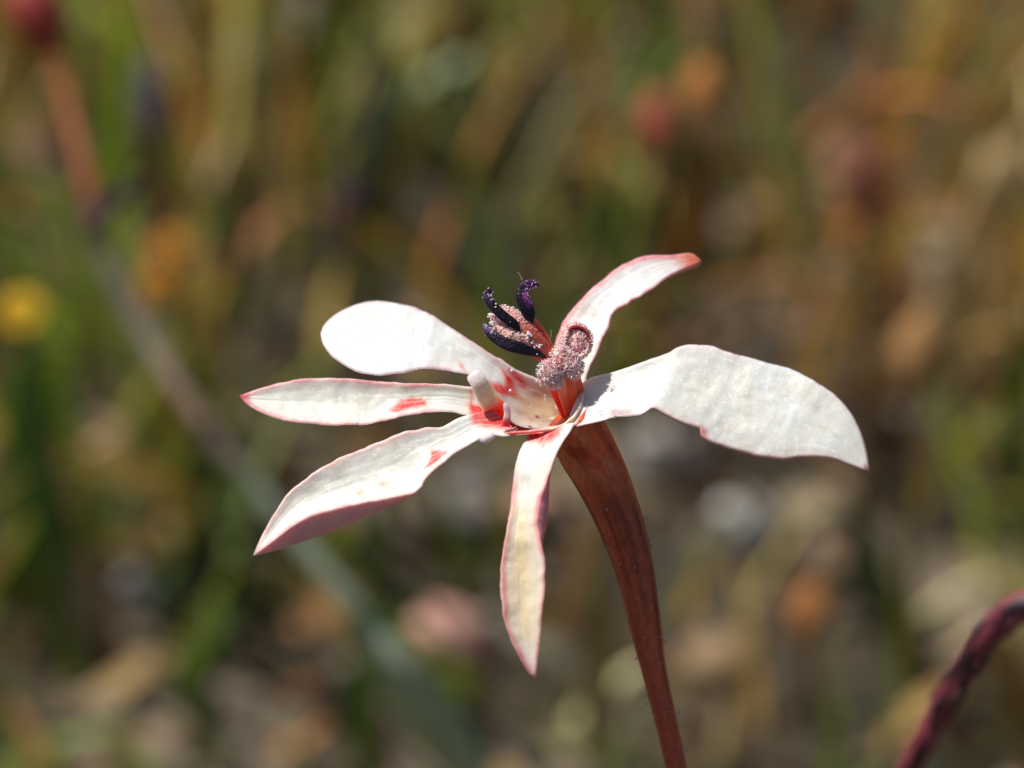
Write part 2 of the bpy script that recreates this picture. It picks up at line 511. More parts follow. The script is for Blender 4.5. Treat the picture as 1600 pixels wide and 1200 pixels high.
g = np.random.default_rng(5)
n = 2600
x = g.uniform(-.4, .4, n); y = g.uniform(.08, .9, n)
r = g.uniform(.0006, .0022, n)
V, F = grains(np.stack([x, y, ground_z(x, y) + r * .3], 1), r)
V += (g.random(V.shape) - .5) * .0008
pal = np.array([(.24, .19, .13), (.17, .12, .07), (.12, .08, .045), (.34, .29, .23)])
C = np.repeat(pal[g.integers(0, 4, n)], 12, axis=0)
grav = mk('gravel', V, F, M_STONE, None, C, smooth=False)
tag(grav, 'pale grey grit scattered on the bare soil', 'gravel', kind='stuff')

# ------------------------------------------------------------------ background plants
def stalk_to_ground(top, lean=(0.0, 0.0)):
    """world points from the ground up to top"""
    b = np.array([top[0] + lean[0], top[1] + lean[1], 0.0])
    b[2] = float(ground_z(b[0], b[1])) - .003
    m = b * .5 + np.asarray(top) * .5 + np.array([lean[0] * -.12, 0, 0])
    return [b, m, np.asarray(top)]

def flat_leaf(base, tip, width, side=None, droop=0.0, n=12, fold=.25):
    """a folded leaf with thickness between two world points -> verts, faces"""
    base = np.asarray(base, float); tip = np.asarray(tip, float)
    t = np.linspace(0, 1, n)
    c = base[None] * (1 - t)[:, None] + tip[None] * t[:, None]
    c[:, 2] += droop * np.sin(t * math.pi)
    ax = tip - base; ax /= np.linalg.norm(ax)
    sd = np.cross(ax, -FWD) if side is None else np.asarray(side, float)
    sd /= np.linalg.norm(sd); up = np.cross(sd, ax)
    w = width * .5 * np.sin(np.clip(t * .93 + .07, 0, 1) * math.pi) ** .7
    rows = []
    for s_, f_ in ((-1, fold), (0, 0), (1, fold), (1, fold - .12), (0, -.14), (-1, fold - .12)):
        rows.append(c + sd * (w * s_)[:, None] + up * (w * f_)[:, None])
    V = np.stack(rows, 1).reshape(-1, 3)
    return V, grid_faces(n, 6, wrap=True)

def solid(name, VF, mat, parent, col, var=.12):
    V, F = VF[0], VF[1]
    V = np.asarray(V)
    c = np.asarray(col) * (1 - var + 2 * var * rng.random((len(V), 1)))
    return mk(name, V, F, mat, parent, c)

def blob(c, rx, ry, rz, jitter=.12, nu=9, nv=12, seed=0):
    th = np.linspace(0, math.pi, nu); ph = np.linspace(0, 2 * math.pi, nv, endpoint=False)
    T, Q = np.meshgrid(th, ph, indexing='ij')
    k = 1 + jitter * (fbm(T * 2 + seed, np.cos(Q) * 2 + 5, seed) - .5) * 2
    V = np.stack([rx * np.sin(T) * np.cos(Q) * k, ry * np.sin(T) * np.sin(Q) * k, rz * np.cos(T) * k], -1).reshape(-1, 3) + np.asarray(c)
    return V, grid_faces(nu, nv, wrap=True)

def daisy(px, py, h, rad_px, col, centre_col, label, n_pet=8, name='yellow_flower', stem_col=(.10, .14, .04), lean=(.004, .006), tilt=.5, cat='flower'):
    top = ground(px, py, h)
    k = px_size(top)
    o = thing(name, (top[0] + lean[0], top[1] + lean[1], 0), label, cat)
    pts = stalk_to_ground(top, lean)
    v, f, _, _ = sweep(pts, [.0006, .0005, .0005], n=10, seg=8, ref=(1, .1, 0))
    solid('stem', (v, f), M_GRASS, o, stem_col)
    nrm = -FWD * tilt + np.array([0, 0, 1 - tilt]); nrm /= np.linalg.norm(nrm)
    e1 = np.cross(nrm, RIGHT); e1 /= np.linalg.norm(e1); e2 = np.cross(nrm, e1)
    solid('flower_centre', blob(top + nrm * k * rad_px * .1, k * rad_px * .32, k * rad_px * .32, k * rad_px * .25, seed=3), M_FLORA, o, centre_col)
    for i in range(n_pet):
        a = 2 * math.pi * i / n_pet + .2
        d = e1 * math.cos(a) + e2 * math.sin(a)
        solid('petal', flat_leaf(top + d * k * rad_px * .12, top + d * k * rad_px + nrm * k * rad_px * .18, k * rad_px * .75, side=np.cross(d, nrm), fold=.2), M_FLORA, o, col)
    return o

def bud_spike(px, py, h, len_px, wid_px, cols, label, name='flower_bud', lean=(.006, .01), stem_col=(.22, .10, .04), tilt=(0, 0)):
    """a stalk ending in a closed, overlapping-petalled bud that stands upright"""
    mid = ground(px, py, h); k = px_size(mid)
    ax = UP * .9 + RIGHT * tilt[0] + FWD * .2; ax /= np.linalg.norm(ax)
    bot = mid - ax * k * len_px * .5; top = mid + ax * k * len_px * .5
    o = thing(name, (bot[0] + lean[0], bot[1] + lean[1], 0), label, 'flower bud')
    v, f, _, _ = sweep(stalk_to_ground(bot, lean), [.0008, .0007, .0007], n=12, seg=8, ref=(1, .1, 0))
    solid('stem', (v, f), M_GRASS, o, stem_col)
    w = k * wid_px
    v, f, _, _ = sweep([bot, bot * .75 + top * .25, mid, bot * .2 + top * .8, top], [w * .2, w * .42, w * .5, w * .36, w * .06], n=14, seg=10)
    solid('bud', (v, f), M_FLORA, o, cols[0])
    for i in range(4):
        a = i * math.pi / 2 + .4
        d = RIGHT * math.cos(a) - FWD * math.sin(a)
        solid('sepal', flat_leaf(bot + d * w * .15, bot * .25 + top * .75 + d * w * .55, w * .6, side=np.cross(ax, d), fold=.2, droop=0), M_FLORA, o, cols[1])
    return o

def long_blade(pts_px, heights, width_px, col, label, name='grass_blade', cat='grass blade', group=None):
    """one broad grass blade through pixels at given heights above the ground, rooted in the soil"""
    w = [ground(x, y, h) for (x, y), h in zip(pts_px, heights)]
    k = px_size(w[0])
    if heights[0] > .001:
        b = w[0] + (w[0] - w[1]) * .2; b[2] = -.003
        w = [b] + w
    wd = [k * width_px * .4] + [k * width_px * .5] * (len(w) - 2) + [k * width_px * .06]
    v, f, _, _ = sweep(w, wd, flat=.18, n=24, seg=8)
    o = thing(name, w[0], label, cat, group)
    solid('blade', (v, f), M_GRASS, o, col, .1)
    mid = [q + (-FWD) * k * width_px * .06 for q in w]
    v, f, _, _ = sweep(mid, [k * width_px * .06] * (len(w) - 1) + [k * width_px * .02], n=24, seg=6)
    solid('midrib', (v, f), M_GRASS, o, np.asarray(col) * .8, .1)
    return o

daisy(34, 488, .055, 37, (.82, .52, .02), (.55, .30, .01), 'small bright yellow blurred flower on a thin stem', name='yellow_flower')

# orange flower: an open one above a half-open one on the same stem
top = ground(262, 398, .06); k = px_size(top)
o = thing('orange_flower', (top[0] + .003, top[1] + .008, 0), 'two blurred orange blossoms, one above the other on one stem', 'flower')
v, f, _, _ = sweep(stalk_to_ground(top, (.003, .008)), [.0007, .0006, .0005], n=10, seg=8, ref=(1, .1, 0)); solid('stem', (v, f), M_GRASS, o, (.12, .12, .04))
for (cx, cy, rr) in ((266, 396, 42), (246, 448, 34)):
    c = ground(cx, cy, .059)
    solid('flower_centre', blob(c, k * rr * .35, k * rr * .35, k * rr * .3, seed=cx), M_FLORA, o, (.35, .12, .01))
    for i in range(6):
        a = i * math.pi / 3 + cx
        d = RIGHT * math.cos(a) + UP * math.sin(a)
        solid('petal', flat_leaf(c + d * k * rr * .1, c + d * k * rr - FWD * k * rr * .2, k * rr * .85, side=np.cross(d, -FWD)), M_FLORA, o, (.80, .38, .04))

bud_spike(1024, 190, .062, 110, 52, ((.50, .12, .07), (.42, .10, .05)), 'blurred pinkish red upright bud beside the taller orange one', tilt=(-.05, 0))
bud_spike(1096, 140, .066, 100, 56, ((.60, .25, .06), (.50, .19, .05)), 'blurred orange upright bud beside the pinkish red one', tilt=(.12, 0))
bud_spike(1432, 545, .055, 120, 70, ((.50, .27, .10), (.42, .20, .07)), 'blurred orange bud with tan tips beside green grass blades', tilt=(.15, 0))
bud_spike(1265, 955, .03, 100, 66, ((.46, .19, .05), (.38, .15, .05)), 'blurred rusty orange bud low over pale soil beside a white pebble', tilt=(.1, 0))
bud_spike(1345, 270, .05, 140, 80, ((.26, .09, .05), (.24, .10, .05)), 'blurred dark maroon bud among dry tan leaves', tilt=(-.1, 0))
bud_spike(545, 312, .05, 70, 40, ((.05, .02, .06), (.20, .08, .06)), 'small blurred dark purple bud with pinkish base', name='purple_bud')
bud_spike(232, 150, .06, 150, 46, ((.12, .08, .12), (.13, .10, .10)), 'blurred dull mauve spike beside the red-tipped stalk', name='mauve_spike')

# the tall red-tipped stalk that leans behind the flower
hs = [0.0, .050, .061, .069, .076, .082, .088, .093, .097, .101]
pp = [(905, 1480), (690, 1130), (560, 960), (430, 800), (320, 665), (225, 520), (165, 400), (138, 290), (108, 165), (75, 60)]
w = [ground(x, y, h) for (x, y), h in zip(pp, hs)]
k = px_size(w[4])
o = thing('flower_stalk', w[0], 'tall blurred reddish stalk with a red bud at its tip leaning behind the white flower', 'plant stalk')
v, f, T, A = sweep(w, [k * q for q in (22, 20, 17, 15, 14, 14, 15, 14, 13, 13)], n=60, seg=12)
_, vy = to_px(v)
c = mixc((.46, .15, .05), (.16, .07, .09), sm(290, 340, vy)); c = mixc(c, (.55, .45, .34), sm(370, 420, vy)); c = mixc(c, (.50, .33, .24), sm(520, 620, vy))
c = mixc(c, (.46, .52, .36), sm(680, 780, vy))
mk('stem', v, f, M_GRASS, o, c)
for nx, ny, nh in ((150, 352, .0905), (326, 672, .0755)):
    solid('node', blob(ground(nx, ny, nh), k * 20, k * 20, k * 26, seed=nx), M_GRASS, o, (.22, .11, .12))
v, f, T, A = sweep([ground(82, 85, .0995), ground(64, 38, .102), ground(48, -10, .104), ground(35, -70, .106)], [k * 16, k * 40, k * 44, k * 8], n=20, seg=12)
bo = mk('bud', v, f, M_FLORA, o, mixc((.40, .05, .035), (.62, .13, .10), T))
solid('bract', flat_leaf(ground(152, 350, .0905), ground(220, 270, .095), k * 26), M_FLORA, o, (.09, .05, .08))
solid('leaf_sheath', flat_leaf(ground(772, 1260, .032), ground(545, 935, .064), k * 90, fold=.5), M_GRASS, o, (.46, .55, .36))

# broad grass blades that stand out of the mass
BL = [
    ([(820, 330), (860, 250), (890, 190), (930, 110)], [.006, .02, .03, .042], 46, (.62, .55, .33), 'blurred pale straw blade behind the dark purple anthers'),
    ([(1450, 560), (1520, 380), (1570, 280), (1640, 160)], [.004, .02, .03, .04], 70, (.56, .40, .19), 'broad blurred tan blade slanting along dry grass'),
    ([(1490, 250), (1520, 160), (1550, 90), (1570, 20)], [.006, .018, .028, .036], 52, (.50, .45, .33), 'short blurred pale grey-straw blade above a tan one'),
    ([(1580, 760), (1590, 650), (1597, 590), (1612, 490)], [.004, .02, .028, .04], 46, (.15, .26, .02), 'blurred bright green blade beside an orange bud'),
    ([(20, 900), (30, 740), (36, 600), (50, 520)], [.004, .02, .032, .04], 60, (.13, .23, .025), 'broad blurred light green blade under the yellow flower'),
    ([(90, 980), (70, 800), (62, 660), (40, 560)], [.004, .02, .032, .04], 54, (.10, .19, .03), 'dark green blurred blade crossing a lighter one under the yellow flower'),
    ([(600, 990), (590, 900), (600, 820), (596, 760)], [.004, .014, .024, .03], 36, (.12, .19, .045), 'slim blurred green blade rising between two left petals and the hanging petal'),
    ([(575, 1210), (570, 1100), (578, 1040), (600, 950)], [.004, .014, .022, .03], 44, (.16, .26, .03), 'short bright green blurred blade beside a pink pebble'),
    ([(330, 1150), (300, 1090), (330, 1020), (380, 930)], [.004, .014, .022, .03], 40, (.12, .22, .025), 'blurred green blade bending over dark soil'),
    ([(600, 330), (590, 230), (600, 140), (610, 40)], [.004, .02, .03, .042], 54, (.20, .25, .15), 'broad blurred grey-green blade beside a dark gap'),
    ([(330, 130), (320, 70), (325, 20), (340, -40)], [.004, .018, .028, .036], 60, (.13, .22, .02), 'blurred fresh green blade past the mauve spike'),
    ([(930, 1120), (945, 1010), (935, 920), (950, 800)], [.004, .016, .026, .036], 48, (.40, .30, .11), 'blurred golden dry blade beside the brown flower stem'),
    ([(1000, 560), (950, 400), (930, 330), (905, 280)], [.004, .018, .026, .034], 46, (.12, .20, .09), 'blurred blue-green blade behind the raised petal'),
    ([(1600, 1130), (1585, 1070), (1570, 1030), (1545, 985)], [.003, .012, .018, .026], 70, (.42, .30, .12), 'broad blurred tan blade beneath the dark curved bud stalk'),
    ([(1385, 960), (1360, 900), (1350, 860), (1330, 780)], [.003, .012, .018, .026], 60, (.11, .18, .09), 'blurred blue-green blade beside the dark curved bud stalk'),
    ([(730, 180), (720, 100), (735, 40), (740, -30)], [.004, .02, .03, .042], 60, (.26, .11, .045), 'broad blurred russet blade standing above straw grass'),
    ([(1300, 340), (1340, 200), (1370, 150), (1410, 90)], [.004, .014, .02, .03], 70, (.44, .30, .20), 'wide blurred pinkish tan dry leaf over the maroon bud'),
    ([(1180, 350), (1250, 330), (1320, 320), (1390, 345)], [.006, .014, .016, .01], 56, (.46, .28, .14), 'blurred tan dry leaf lying nearly flat below the maroon bud'),
]
for pts, hh, wd, col, lab in BL:
    long_blade(pts, hh, wd, col, lab)

def pebble(px, py, rx, ry, col, label, seed):
    c = ground(px, py, 0); k = px_size(c)
    gz = float(ground_z(c[0], c[1]))
    V, F = blob((c[0], c[1], gz + k * ry * .5), k * rx, k * rx * .9, k * ry * 1.0, jitter=.3, nu=14, nv=18, seed=seed)
    o = mk('pebble', V, F, M_STONE, None, np.asarray(col) * (.9 + .2 * rng.random((len(V), 1))))
    return tag(o, label, 'pebble')
pebble(700, 1010, 66, 60, (.62, .33, .26), 'smooth pinkish pebble on dark soil behind the hanging petal', 3)
pebble(1162, 842, 50, 54, (.60, .57, .55), 'small white pebble on pale soil below the large right petal', 5)
pebble(760, 790, 90, 62, (.17, .155, .14), 'flat grey stone on the soil between the lower left and hanging petals', 7)
pebble(330, 845, 50, 34, (.22, .19, .16), 'pale grey pebble behind the tip of the lower left petal', 9)
pebble(250, 935, 60, 36, (.17, .16, .15), 'dull grey pebble among short green blades', 11)
pebble(1040, 720, 60, 44, (.32, .29, .26), 'light grey stone behind the brown stem under the right petal', 13)
pebble(1270, 800, 46, 34, (.34, .27, .18), 'buff pebble between the white pebble and the drooping petal tip', 15)
pebble(1130, 1050, 60, 34, (.26, .17, .09), 'tan clod of earth right of the brown stem', 17)
pebble(820, 930, 52, 36, (.14, .12, .11), 'dark grey stone behind the hanging petal tip', 19)

# ------------------------------------------------------------------ the flower
base_pt = P(1076, 1283, 245) + np.array([.012, .004, 0]); base_pt[2] = float(ground_z(base_pt[0], base_pt[1])) - .003
flower = thing('wildflower', base_pt, 'white star-shaped wildflower with red blotches and purple anthers on a red-brown stem', 'wildflower')

CREAM = np.array([.74, .70, .585]); WHITE = np.array([.77, .755, .735])
PINK = lin(222, 130, 135); DPINK = lin(190, 60, 78); RED = np.array([.86, .022, .014]); TAN = lin(205, 165, 115)

def petal(e0, e1, wmid, slope, cup, label, eb=None, spots=(), base_red=None, edge_pink=.6, edge_w=(4, 4), back=None, tipcol=None,
          cream_mix=.4, thick=5.5, nu=170, nv=56, seed=1, asym=1.0, bumps=2.0):
    a = catmull(e0, nu); b = catmull(e1, nu)
    u = np.linspace(0, 1, nu) ** .93; v = np.linspace(0, 1, nv)
    # sample the edges at u
    a = np.stack([np.interp(u, np.linspace(0, 1, nu), a[:, q]) for q in (0, 1)], 1)
    b = np.stack([np.interp(u, np.linspace(0, 1, nu), b[:, q]) for q in (0, 1)], 1)
    # small irregularities of the margin
    wv = (fbm(u * 26, u * 0 + seed, seed) - .5) * 4.5 * np.sin(u * math.pi)
    wv2 = (fbm(u * 26, u * 0 + seed + 3, seed + 8) - .5) * 4.5 * np.sin(u * math.pi)
    dirv = (b - a); wid = np.linalg.norm(dirv, axis=1)[:, None] + 1e-6; dirv = dirv / wid
    a = a + dirv * wv[:, None]; b = b + dirv * wv2[:, None]
    U, Vv = np.meshgrid(u, v, indexing='ij')
    XY = a[:, None, :] * (1 - Vv)[..., None] + b[:, None, :] * Vv[..., None]
    wd = np.linalg.norm(b - a, axis=1)
    off = (Vv - .5) * wd[:, None]
    sl = curve1(slope, u) if isinstance(slope, list) else np.full(nu, slope)
    cp = curve1(cup, u)
    W = curve1(wmid, u)[:, None] + sl[:, None] * off + cp[:, None] * (2 * Vv - 1) ** 2 * np.where(Vv < .5, asym, 1.0)
    W = W + (fbm(XY[..., 0] * .022, XY[..., 1] * .022, seed + 20) - .5) * bumps * 4 * np.sin(U * math.pi)
    W = W + (vnoise(U * 5, Vv * 16, seed + 30) - .5) * .8 * np.sin(Vv * math.pi)          # faint veins along the petal
    edge = np.clip(np.minimum(Vv, 1 - Vv) * wd[:, None], 0, None)
    roll = 1 - np.clip(edge / 5.0, 0, 1); tipd = (1 - U) * wd.max() * 2
    W = W + thick * .5 * roll ** 2
    Xf, Yf = XY[..., 0], XY[..., 1]
    # back sheet
    bw = np.zeros_like(XY)
    if eb is not None:
        e = catmull(eb, nu)
        e = np.stack([np.interp(u, np.linspace(0, 1, nu), e[:, q]) for q in (0, 1)], 1)
        wgt = sm(.25, .9, Vv) * (1 - sm(.955, 1.0, Vv) * .85)
        bw = (e - b)[:, None, :] * wgt[..., None]
    XYb = XY + bw
    Wb = W + thick * (1 - roll ** 2)
    if eb is not None:
        Wb = Wb + np.linalg.norm(bw, axis=-1) * .5
    # colours
    c = mixc(WHITE, CREAM, np.clip(cream_mix + (fbm(Xf * .02, Yf * .02, seed + 2) - .5) * .9, 0, 1))
    c = c * (0.95 + .08 * vnoise(U * 3, Vv * 22, seed + 4))[..., None]
    c = mixc(c, lin(210, 190, 160), .18 * sm(.60, .80, fbm(Xf * .03, Yf * .03, seed + 14)))
    jit = (fbm(Xf * .08, Yf * .08, seed + 6) - .35) * 2
    d0 = Vv * wd[:, None]; d1 = (1 - Vv) * wd[:, None]
    ja = (.35 + 1.3 * fbm(U * 9, U * 0 + 3, seed + 40)); jb = (.35 + 1.3 * fbm(U * 9, U * 0 + 8, seed + 41))
    pe = np.maximum(1 - sm(0, edge_w[0] * 1.7 * ja, d0 - jit * 1.5), 1 - sm(0, edge_w[1] * 1.7 * jb, d1 - jit * 1.5))
    ps = np.maximum(1 - sm(0, edge_w[0] * 6 * ja, d0), 1 - sm(0, edge_w[1] * 6 * jb, d1))
    c = mixc(c, lin(232, 196, 196), ps * .45 * edge_pink * sm(.1, .4, U))
    c = mixc(c, mixc(PINK, DPINK, np.clip(jit * .6, 0, 1)), pe * edge_pink * sm(.05, .3, U))
    if tipcol is not None:
        c = mixc(c, tipcol[0], sm(tipcol[1], tipcol[2], U + jit * .02))
    for poly, col, soft in spots:
        c = mixc(c, np.asarray(col) * (.9 + .2 * jit[..., None] * .5), poly_mask(Xf, Yf, poly, soft * 1.7, 3.2, seed + 3, .10) * (.74 + .26 * sm(.25, .6, vnoise(U * 9, Vv * 34, seed + 50))))
    cb = mixc(PINK if back is None else back[0], DPINK if back is None else back[1], np.clip(.35 + jit * .5, 0, 1))
    if eb is not None:   # the outside is pale just below the rim and redder further down
        cb = mixc(cb, lin(228, 190, 196), .6 * sm(.93, .99, Vv))
    Vf = P(Xf, Yf, W).reshape(-1, 3); Vb = P(XYb[..., 0], XYb[..., 1], Wb).reshape(-1, 3)
    nfv = nu * nv
    verts = np.vstack([Vf, Vb])
    F1 = grid_faces(nu, nv, flip=False); F2 = grid_faces(nu, nv, base=nfv, flip=True)
    i = np.arange(nu - 1)
    s0 = np.stack([i * nv, nfv + i * nv, nfv + (i + 1) * nv, (i + 1) * nv], 1)
    s1 = np.stack([i * nv + nv - 1, (i + 1) * nv + nv - 1, nfv + (i + 1) * nv + nv - 1, nfv + i * nv + nv - 1], 1)
    j = np.arange(nv - 1)
    s2 = np.stack([j, j + 1, nfv + j + 1, nfv + j], 1)
    cols = np.vstack([c.reshape(-1, 3), cb.reshape(-1, 3)])
    ob = mk('petal', verts, np.vstack([F1, F2, s0, s1, s2]), M_PETAL, flower, np.clip(cols, 0, 1))
    ob['label'] = label
    return ob

# upper left, rounded and blown out by the sun
petal([(905, 640), (888, 616), (858, 600), (815, 581), (781, 561), (726, 526), (690, 502), (653, 482), (616, 473), (580, 470.5), (550, 478), (525, 491), (507, 507), (500.5, 522)],
      [(890, 668), (850, 670), (812, 666), (784, 646), (768, 616), (754, 597), (727, 585), (697, 579), (664, 577), (631, 583), (594, 586.5), (565, 583.5), (540, 572), (518, 557), (505, 539), (500.5, 522)],
      [(0, 110), (.12, 100), (.28, 72), (.55, 92), (1, 125)], -.75, [(0, -6), (.12, -26), (.25, -16), (.6, -2), (1, 0)], 'broad rounded white petal with red streaks at its base',
      spots=[([(763, 597), (790, 601), (783, 575), (800, 590), (806, 612), (818, 625), (790, 618), (772, 612)], RED, 3),
             ([(797, 578), (812, 586), (826, 606), (815, 606), (803, 592)], RED, 3.5),
             ([(714, 562), (724, 568), (727, 580), (721, 574)], lin(235, 150, 135), 2),
             ([(893, 655), (850, 636), (812, 622), (800, 618), (840, 640), (885, 660)], lin(176, 128, 92), 4), ([(893, 650), (862, 630), (838, 618), (862, 634)], lin(165, 118, 84), 4),
             ([(806, 624), (850, 606), (905, 640), (892, 668), (845, 668), (808, 658)], lin(214, 190, 152), 14), ([(893, 658), (840, 652), (806, 640), (830, 656), (880, 664)], lin(170, 116, 84), 5),  # the wide tan patch paints the throat's shading into the petal colour
             ([(905, 645), (884, 630), (868, 640), (880, 660)], lin(184, 118, 66), 9)],
      edge_pink=.45, edge_w=(3, 4), cream_mix=.15, seed=2)
# left, long with a red spot on its lower side
petal([(772, 610), (755, 607), (730, 604), (690, 600), (635, 599), (580, 595.5), (525, 591), (470, 593), (433, 599.5), (397, 610), (374, 618.5)],
      [(775, 660), (752, 655), (727, 649), (701, 644), (671, 645), (624, 652), (580, 662), (543, 664.5), (481, 662), (440, 656), (408, 645), (386, 632), (374, 618.5)],
      [(0, 35), (.3, 40), (.6, 58), (1, 80)], -.5, [(0, -10), (.3, -10), (.6, -12), (.9, -8), (1, 0)], 'slender white petal with a pointed pink tip and one red spot near its lower edge',
      spots=[([(606, 643), (622, 627), (645, 621), (664, 626), (666, 634), (640, 638), (620, 643)], RED, 2.5),
             ([(735, 640), (737, 608), (741, 650)], RED, 3), ([(732, 632), (790, 630), (790, 668), (738, 662)], RED, 4)],
      edge_pink=.85, edge_w=(5, 4), tipcol=(DPINK, .93, 1.0), seed=5, cream_mix=.65)
# lower left, boat shaped; its near wall shows the pink outside
petal([(770, 640), (752, 644), (734, 648), (716, 653), (690, 667), (660, 669), (617, 680), (565, 702), (518, 722), (477, 748), (448, 774), (426, 806), (408, 839), (395.5, 868)],
      [(812, 677), (790, 682), (771, 680), (755, 684), (730, 697), (705, 713), (683, 732), (668, 746), (650, 770), (632, 775), (613, 779), (565, 787), (518, 797), (468, 814), (420, 850), (395.5, 868)],
      [(0, -5), (.25, -18), (.5, -20), (.8, -40), (1, -70)], -.42, [(0, -6), (.2, -10), (.45, -22), (.7, -28), (.9, -14), (1, 0)], 'boat-shaped pale petal with a pink outer wall and a red notch-shaped spot',
      eb=[(812, 678), (790, 684), (771, 682), (756, 686), (730, 699), (705, 715.5), (684, 736), (668, 751), (650, 776), (617, 794), (580, 809), (532, 829), (481, 845.5), (433, 860.5), (395.5, 869)],
      spots=[([(664, 732), (673, 712), (676, 704), (698, 704), (690, 714), (679, 723)], RED, 2),
             ([(733, 632), (790, 640), (815, 668), (800, 672), (776, 668), (738, 662)], RED, 4),
             ([(592, 750), (604, 752), (600, 760), (592, 758)], lin(190, 150, 130), 4), ([(560, 768), (566, 766), (563, 776)], lin(205, 165, 90), 3)],
      edge_pink=.55, edge_w=(5, 3), back=(lin(250, 190, 182), lin(242, 138, 120)), asym=.35, seed=9, cream_mix=.6, thick=5.5)
# hanging petal
petal([(826, 672), (819, 690), (809, 712), (803, 743), (796, 803), (788, 850), (782, 901), (784.5, 948), (794, 988), (810, 1023), (826, 1051), (837, 1058)],
      [(899, 660), (892, 673), (874, 700), (860, 735), (845, 778), (838, 812), (844, 842), (851, 883), (849.5, 929), (845, 976), (840, 1030), (837, 1058)],
      [(0, -28), (.15, -56), (.4, -100), (.7, -135), (1, -160)], -.38, [(0, 0), (.2, -6), (.4, -12), (.7, -20), (.9, -12), (1, 0)], 'narrow cream petal hanging straight down with a pink rolled margin',
      eb=[(900, 662), (893, 675), (876, 702), (863, 738), (860.5, 780), (857, 822), (851.5, 846), (852, 884), (850.5, 929), (846, 976), (840.5, 1032), (837, 1058)],
      spots=[([(826, 672), (858, 668), (880, 664), (872, 682), (858, 690), (846, 696), (836, 690), (822, 690)], RED, 4),
             ([(806, 880), (818, 850), (824, 860), (815, 900)], lin(206, 172, 130), 8),
             ([(804, 790), (822, 800), (836, 900), (836, 1000), (815, 1000), (794, 920)], lin(228, 204, 162), 14)],  # wide tan patch: shade and light showing through the left half, painted in
      edge_pink=.95, edge_w=(7, 4), back=(lin(232, 100, 88), lin(222, 66, 62)), tipcol=(lin(215, 150, 140), .9, 1.02), seed=13, cream_mix=.85, bumps=2.5)
# right, the largest
petal([(911, 597), (924, 590), (942, 585), (971, 577), (1008, 564), (1042, 552), (1059, 542), (1079, 537), (1113, 540), (1147, 550.5), (1181, 559), (1218, 569), (1252, 581), (1282, 599.5), (1309, 620), (1329, 643), (1346, 677), (1355, 708), (1359, 739.5)],
      [(880, 674), (889, 671), (903, 666.5), (938, 658.5), (961, 652), (995, 650), (1008, 645), (1020, 638), (1039, 648), (1069, 662), (1092, 670), (1096, 684), (1130, 697), (1164, 709), (1214, 717.5), (1265, 714), (1299, 717.5), (1333, 729), (1359, 739.5)],
      [(0, 0), (.15, -22), (.4, -50), (.7, -95), (1, -125)], [(0, -.6), (.3, -.42), (.5, -.25), (1, -.25)], [(0, -8), (.15, -10), (.35, -4), (.6, 8), (1, 0)], 'largest white petal, broad and wavy with a nicked lower edge and drooping tip',
      spots=[([(955, 640), (985, 643), (990, 650), (950, 655)], lin(190, 165, 165), 5), ([(1094, 664), (1106, 670), (1104, 684), (1094, 680)], lin(205, 120, 110), 3),
             ([(1270, 640), (1280, 634), (1276, 646)], lin(190, 178, 178), 6), ([(890, 668), (905, 655), (915, 661), (900, 669)], lin(232, 190, 180), 5)],
      edge_pink=.6, edge_w=(2, 3.5), back=(lin(190, 110, 125), lin(160, 60, 75)), tipcol=(lin(140, 84, 104), .975, 1.0), seed=17, cream_mix=.45, bumps=1.5, nu=220)
# raised petal at the back
petal([(868, 640), (862, 580), (866, 540), (875, 512), (890, 488), (911, 464.5), (934, 444), (961, 420.5), (985, 407), (1015, 399), (1049, 398), (1079, 395), (1096, 407)],
      [(908, 640), (915, 595), (919, 580), (928, 562), (940, 532), (951, 512), (955, 495), (962, 486), (988, 471), (1019, 452), (1039, 437), (1062, 424), (1089, 414), (1096, 407)],
      [(0, 60), (.3, 82), (.6, 112), (1, 150)], -.62, [(0, -8), (.5, -5), (.8, -3), (1, 0)], 'raised white petal with a pink edge and an orange curled tip',
      eb=[(908, 642), (916, 596), (920, 581), (929, 563), (941, 533), (952, 513), (956, 496), (963, 487), (989, 472), (1019, 454), (1040, 439), (1063, 428), (1090, 418), (1096, 408)],
      spots=[([(938, 535), (950, 508), (955, 497), (950, 520), (930, 566), (922, 584)], lin(200, 160, 165), 3)],
      edge_pink=.9, edge_w=(6, 3), tipcol=(lin(214, 120, 95), .86, .95), back=(lin(205, 110, 80), lin(190, 80, 65)), seed=23, cream_mix=.3)

# throat of the flower: a cup with a pale streaked inside and a red outside
rim = [(742, 648, 24), (752, 630, 55), (772, 616, 85), (795, 612, 110), (830, 614, 120), (865, 618, 118), (898, 622, 100), (916, 632, 50), (920, 650, 8), (900, 668, -12), (872, 676, -24), (845, 677, -28), (818, 679, -24), (790, 682, -12), (762, 674, 4)]
rim = catmull(np.array(rim + rim[:1], float), 97)[:-1]
ns = 26
S = np.linspace(0, 1, ns)
deep = np.array([895, 656, 85.0])
Vc, Cc = [], []
CX = rim[:, None, :] * (1 - S)[None, :, None] + deep[None, None, :] * S[None, :, None]
CX[..., 2] += 52 * np.sin(S * math.pi * .5)[None, :] * (1 - S[None, :]) * 1.4
Xc, Yc = CX[..., 0], CX[..., 1]
ang = np.arctan2(Yc - 656, Xc - 895)
st = vnoise(ang * 9 + 3, S[None, :] * 1.5 + 0 * ang, 70)
col = mixc(lin(222, 205, 175), lin(170, 120, 85), sm(.45, .75, st) * .8)
col = mixc(col, lin(190, 120, 70), sm(.72, 1.0, S)[None, :] * np.ones_like(ang) * .8)
